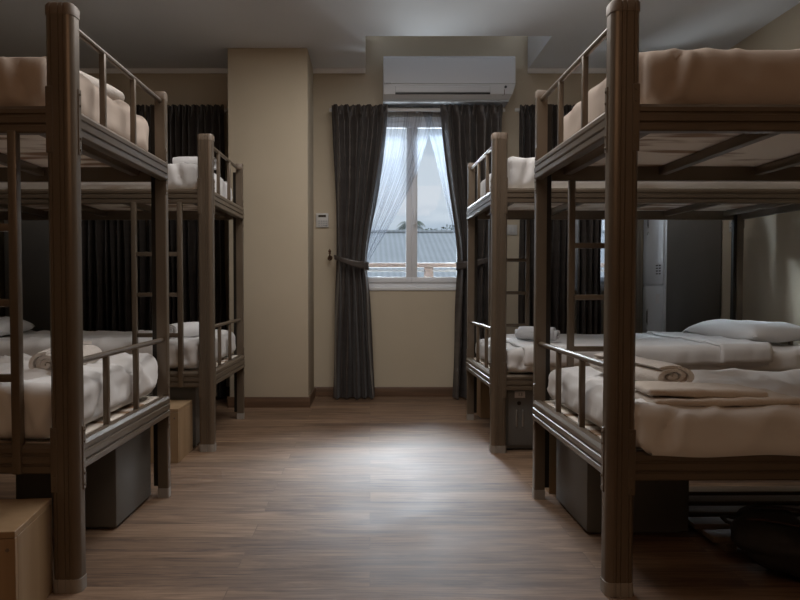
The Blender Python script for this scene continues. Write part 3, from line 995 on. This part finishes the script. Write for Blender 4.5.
# ------------------------------------------------------------------ slatted rack and backpack under the nearest right bed
def rack():
    root = empty('slatted_rack', (1.225, 2.46, 0), .012)
    for x in (.06, .55, 1.05):
        MB().box(x-.02, x+.02, 0, .66, 0, .030, bev=.002, seg=1).build('bearer', M['slat'], root)
    for i in range(5):
        y = .01+i*.138
        MB().box(0, 1.10, y, y+.085, .0305, .050, bev=.004).build('slat', M['slat'], root)
    return root
tag(rack(), 'low slatted wooden rack on the floor under the nearest right bed', 'rack')

def backpack():
    root = empty('backpack', (1.535, 2.20, 0), .0)
    S = Vector((1, 1, 1))
    tilt = Matrix.Rotation(-.30, 4, 'Y')
    def bulge(seed, amp):
        def d(p, n):
            a = amp*noise.noise(p*5+Vector((seed, 0, 0))) + amp*.5*noise.noise(p*13+Vector((0, seed, 0)))
            tz = .80 + .20*(1-max(0, p.x)/.33)   # narrows to the top of the pack
            q = p + n*a
            q.y *= tz; q.z *= tz
            return q
        return d
    # lies on its back, top of the pack pointing away from the locker
    rt = Matrix.Rotation(PI-.55, 4, 'Z')
    up = Matrix.Translation((0, 0, .082))
    mm = up @ rt @ Matrix.Rotation(-.05, 4, 'Y') @ Matrix.Diagonal((1, 1, .60, 1))
    body = MB().rbox((0, 0, 0), (.30, .19, .125), .095, (34, 24, 16), bulge(1, .022)).build('main_body', M['bag'], root, ang=80, matrix=mm)
    MB().rbox((-.09, 0, .115), (.16, .145, .05), .045, (22, 20, 8), bulge(4, .016)).build('front_pocket', M['bag_red'], root, ang=80, matrix=mm)
    MB().rbox((.24, 0, .06), (.10, .165, .085), .07, (16, 18, 12), bulge(7, .018)).build('top_lid', M['bag'], root, ang=80, matrix=mm)
    for sy in (-1, 1):
        MB().rbox((-.08, sy*.185, -.01), (.12, .038, .08), .034, (16, 8, 12), bulge(9+sy, .012)).build('side_pocket', M['bag_red'], root, ang=80, matrix=mm)
        pts = [(.30, sy*.07, .135), (.20, sy*.085, .165), (.05, sy*.09, .175), (-.12, sy*.09, .182), (-.25, sy*.10, .13), (-.30, sy*.11, .02)]
        st = MB()
        def fn(u, v, pts=pts):
            f = u*(len(pts)-1); i = min(int(f), len(pts)-2); t = f-i
            p = Vector(pts[i]).lerp(Vector(pts[i+1]), t)
            return p + Vector((0, (v-.5)*.028, .004*math.sin(u*20)))
        st.grid(fn, 30, 2)
        so = st.build('compression_strap', M['bag_red'], root, ang=80, matrix=mm)
        md = so.modifiers.new('thick', 'SOLIDIFY'); md.thickness = .004
        MB().box(.10, .14, sy*.09-.018, sy*.09+.018, .170, .184, bev=.003).build('buckle', M['black'], so, matrix=mm)
    MB().tube([(.30, -.04, .06), (.36, -.03, .075), (.375, 0, .078), (.36, .03, .075), (.30, .04, .06)], .009, 8).build('grab_handle', M['bag'], root, matrix=mm)
    return root
tag(backpack(), 'dark black and maroon backpack lying on the floor under the nearest right bed', 'backpack')

# ------------------------------------------------------------------ outside the window
GZ = -3.2
struct(MB().box(-60, 60, YB+T+.5, 130, GZ-.1, GZ), 'ground_outside', M['earth'], smooth=False)
def railing():
    root = empty('balcony_railing', (.4, 6.55, GZ))
    z = lambda py: Z(py, 6.55)-GZ
    MB().box(-2.2, 2.8, -.03, .03, z(267.5), z(263), bev=.004).build('top_rail', M['railing'], root)
    for py in (270.5, 281.5):
        MB().box(-2.2, 2.8, -.012, .012, z(py+1.3), z(py-1.0), bev=.003).build('thin_rail', M['railing_steel'], root)
    for x in (-1.95, -.85, (427-370)*6.55/700-.4+.015, 1.55, 2.6):
        MB().box(x-.042, x+.042, -.02, .02, z(300), z(267.5), bev=.003).build('railing_post', M['railing'], root)
    MB().box(-2.2, 2.8, -.08, .10, 0, z(300), bev=.003).build('parapet', M['facade'], root)
    return root
tag(railing(), 'balcony railing with brown top rail and thin bars outside the main window', 'railing')
def house():
    root = empty('neighbour_house', (0, 25.5, GZ))
    # mono-pitch view of a gable: ridge along x
    yr, ye, zr, ze = 3.6, -5.5, Z(232.5, 29.1)-GZ, .55-GZ
    MB().box(-2.6, 13.9, ye+.6, yr+6, 0, ze-.05).build('house_wall', M['facade'], root, smooth=False)
    rf = MB()
    rf.prism([(ye, ze), (yr, zr), (2*yr-ye, ze), (2*yr-ye, ze-.12), (yr, zr-.14), (ye, ze-.12)], -3.2, 14.5, lambda t, a, b: Vector((t, a, b)))
    rf.build('roof', M['roof'], root, smooth=False)
    rd = MB().tube([(-3.2, yr, zr+.02), (14.5, yr, zr+.02)], .09, 8).build('ridge_cap', M['roof'], root)
    fb = MB()
    fb.prism([(ye, ze+.02), (yr, zr+.02), (yr, zr-.22), (ye, ze-.22)], -3.28, -3.18, lambda t, a, b: Vector((t, a, b)))
    fb.build('bargeboard', M['railing'], root, smooth=False)
    return root
tag(house(), 'neighbouring house with grey corrugated metal roof seen through the main window', 'house')

def palm(loc, h, r, n, seed, label):
    rnd = random.Random(seed)
    root = empty('palm_tree', loc)
    MB().tube([(0, 0, 0), (.1, 0, h*.5), (0, 0, h)], [.2, .15, .12], 10).build('trunk', M['trunk'], root)
    fr = MB()
    for i in range(n):
        a = 2*PI*i/n + rnd.uniform(-.2, .2); el = rnd.uniform(.05, 1.0)
        d = Vector((math.cos(a), math.sin(a), 0))
        sd = Vector((-d.y, d.x, 0))
        pts = []
        for j in range(9):
            t = j/8
            pts.append(Vector((0, 0, h)) + d*(r*t*math.cos(el*.6)) + Vector((0, 0, r*(el*t - (.55+el*.5)*t*t))))
        for j in range(8):
            p, q = pts[j], pts[j+1]
            for sg in (-1, 1):
                for kk in range(2):
                    o_ = p.lerp(q, kk*.5)
                    ln = r*.34*math.sin(PI*(j+.6+kk*.5)/9)
                    tip = o_ + sd*sg*ln + (q-p)*.7 + Vector((0, 0, -ln*.45))
                    w = (q-p)*.28
                    fr.bm.faces.new([fr.bm.verts.new(v) for v in (o_, o_+w, tip)])
    fr.build('frond_crown', M['leaf'], root, smooth=False)
    return tag(root, label, 'tree', 'trees beyond the neighbouring roof')
palm((X(411, 42), 42, GZ), Z(225, 42)-GZ, 1.05, 22, 2, 'palm tree rising behind the metal roof, half hidden by the window mullion')
def bush(loc, h, r, seed, label):
    rnd = random.Random(seed)
    root = empty('leafy_tree', loc)
    MB().tube([(0, 0, 0), (.1, 0, h*.4), (0, 0, h*.8)], [.18, .14, .08], 8).build('trunk', M['trunk'], root)
    lf = MB()
    for i in range(900):
        v = Vector((rnd.gauss(0, 1), rnd.gauss(0, 1), rnd.gauss(0, 1))).normalized()*r*rnd.uniform(.45, 1.0)
        v.z *= .65
        v += Vector((0, 0, h - r*.5))
        a = Vector((rnd.gauss(0, 1), rnd.gauss(0, 1), rnd.gauss(0, 1))).normalized()*.13
        b = Vector((rnd.gauss(0, 1), rnd.gauss(0, 1), rnd.gauss(0, 1))).normalized()*.10
        lf.bm.faces.new([lf.bm.verts.new(p) for p in (v-a, v-b*.6, v+a, v+b*.6)])
    lf.build('crown', M['leaf'], root, smooth=False)
    return tag(root, label, 'tree', 'trees beyond the neighbouring roof')
bush((X(451, 43), 43, GZ), Z(229, 43)-GZ, 1.5, 5, 'low leafy treetop behind the roof at the right edge of the window')
bush((X(428, 50), 50, GZ), Z(231, 50)-GZ, 1.2, 8, 'small distant treetop behind the roof right of the window mullion')

# ------------------------------------------------------------------ sky, lamps, camera
wd = bpy.data.worlds.new('World'); SC.world = wd
wd.use_nodes = True
nt = wd.node_tree
bg = nt.nodes['Background']
tc = nt.nodes.new('ShaderNodeTexCoord')
mp = nt.nodes.new('ShaderNodeMapping'); mp.inputs['Scale'].default_value = (2.0, 2.0, 7.0)
nz = nt.nodes.new('ShaderNodeTexNoise'); nz.inputs['Scale'].default_value = 2.2; nz.inputs['Detail'].default_value = 6
rp = nt.nodes.new('ShaderNodeValToRGB')
rp.color_ramp.elements[0].position = .40; rp.color_ramp.elements[0].color = (.29, .36, .46, 1)
rp.color_ramp.elements[1].position = .62; rp.color_ramp.elements[1].color = (.53, .57, .63, 1)
nt.links.new(tc.outputs['Generated'], mp.inputs['Vector'])
nt.links.new(mp.outputs['Vector'], nz.inputs['Vector'])
nt.links.new(nz.outputs['Fac'], rp.inputs['Fac'])
# overcast sky: brighter overhead than near the horizon
sp = nt.nodes.new('ShaderNodeSeparateXYZ')
nt.links.new(tc.outputs['Generated'], sp.inputs[0])
el = nt.nodes.new('ShaderNodeMapRange'); el.interpolation_type = 'SMOOTHSTEP'
el.inputs['From Min'].default_value = .26; el.inputs['From Max'].default_value = .50
el.inputs['To Min'].default_value = 1.0; el.inputs['To Max'].default_value = 2.8
nt.links.new(sp.outputs['Z'], el.inputs['Value'])
nt.links.new(el.outputs['Result'], bg.inputs['Strength'])
nt.links.new(rp.outputs['Color'], bg.inputs['Color'])
bg.inputs['Strength'].default_value = 1.25

def area(name, loc, target, sx, sy, power, col):
    l = bpy.data.lights.new(name, 'AREA')
    l.shape = 'RECTANGLE'; l.size = sx; l.size_y = sy; l.energy = power; l.color = col
    o = bpy.data.objects.new(name, l); COL.objects.link(o)
    o.location = loc
    o.rotation_euler = (Vector(target)-Vector(loc)).to_track_quat('-Z', 'Y').to_euler()
    return o
# added lamps out of view boost the window light and lift the ceiling
area('sky_fill_main', (.7, 18, 6.5), (.3, 5.9, 1.6), 7.5, 2.6, 2700, (.84, .91, 1.0))
area('sky_fill_second', (.9, 7.4, 3.7), (2.15, 5.7, 1.3), 1.4, 1.0, 2400, (.80, .89, 1.0))  # added lamp aimed through the gap at the tall locker
area('upward_fill', (.2, 8.2, .15), (1.0, 4.3, 2.7), 2.4, .8, 230, (.88, .93, 1.0))  # added lamp facing up to brighten the ceiling
for wn, w in (('portal_main', W1), ('portal_second', W2)):
    p = area(wn, ((w[0]+w[1])/2, YB+T+.02, (w[2]+w[3])/2), ((w[0]+w[1])/2, 0, (w[2]+w[3])/2), w[1]-w[0], w[3]-w[2], 1, (1, 1, 1))
    p.data.cycles.is_portal = True
# warm room light behind the camera
area('room_light', (0, -.9, 2.72), (0, 1.6, .6), 2.6, 1.2, 14, (1.0, .62, .38))
area('aisle_fill', (.1, 3.3, 2.74), (.1, 3.3, 0), 1.2, 2.6, 33, (1.0, .97, .95))  # unseen fill added over the aisle for even ambient light

cam = bpy.data.cameras.new('camera')
co = bpy.data.objects.new('camera', cam); COL.objects.link(co)
co.location = (0, 0, .95); co.rotation_euler = (PI/2-math.radians(1.8), 0, 0)
cam.sensor_width = 36; cam.lens = 700/800*36
cam.shift_x = 30/800; cam.shift_y = 7/800
cam.clip_start = .05; cam.clip_end = 300
SC.camera = co

SC.view_settings.view_transform = 'Standard'
SC.view_settings.look = 'None'
SC.view_settings.exposure = .38
SC.cycles.use_denoising = True
SC.cycles.max_bounces = 8
SC.cycles.transparent_max_bounces = 12
SC.cycles.sample_clamp_indirect = 4
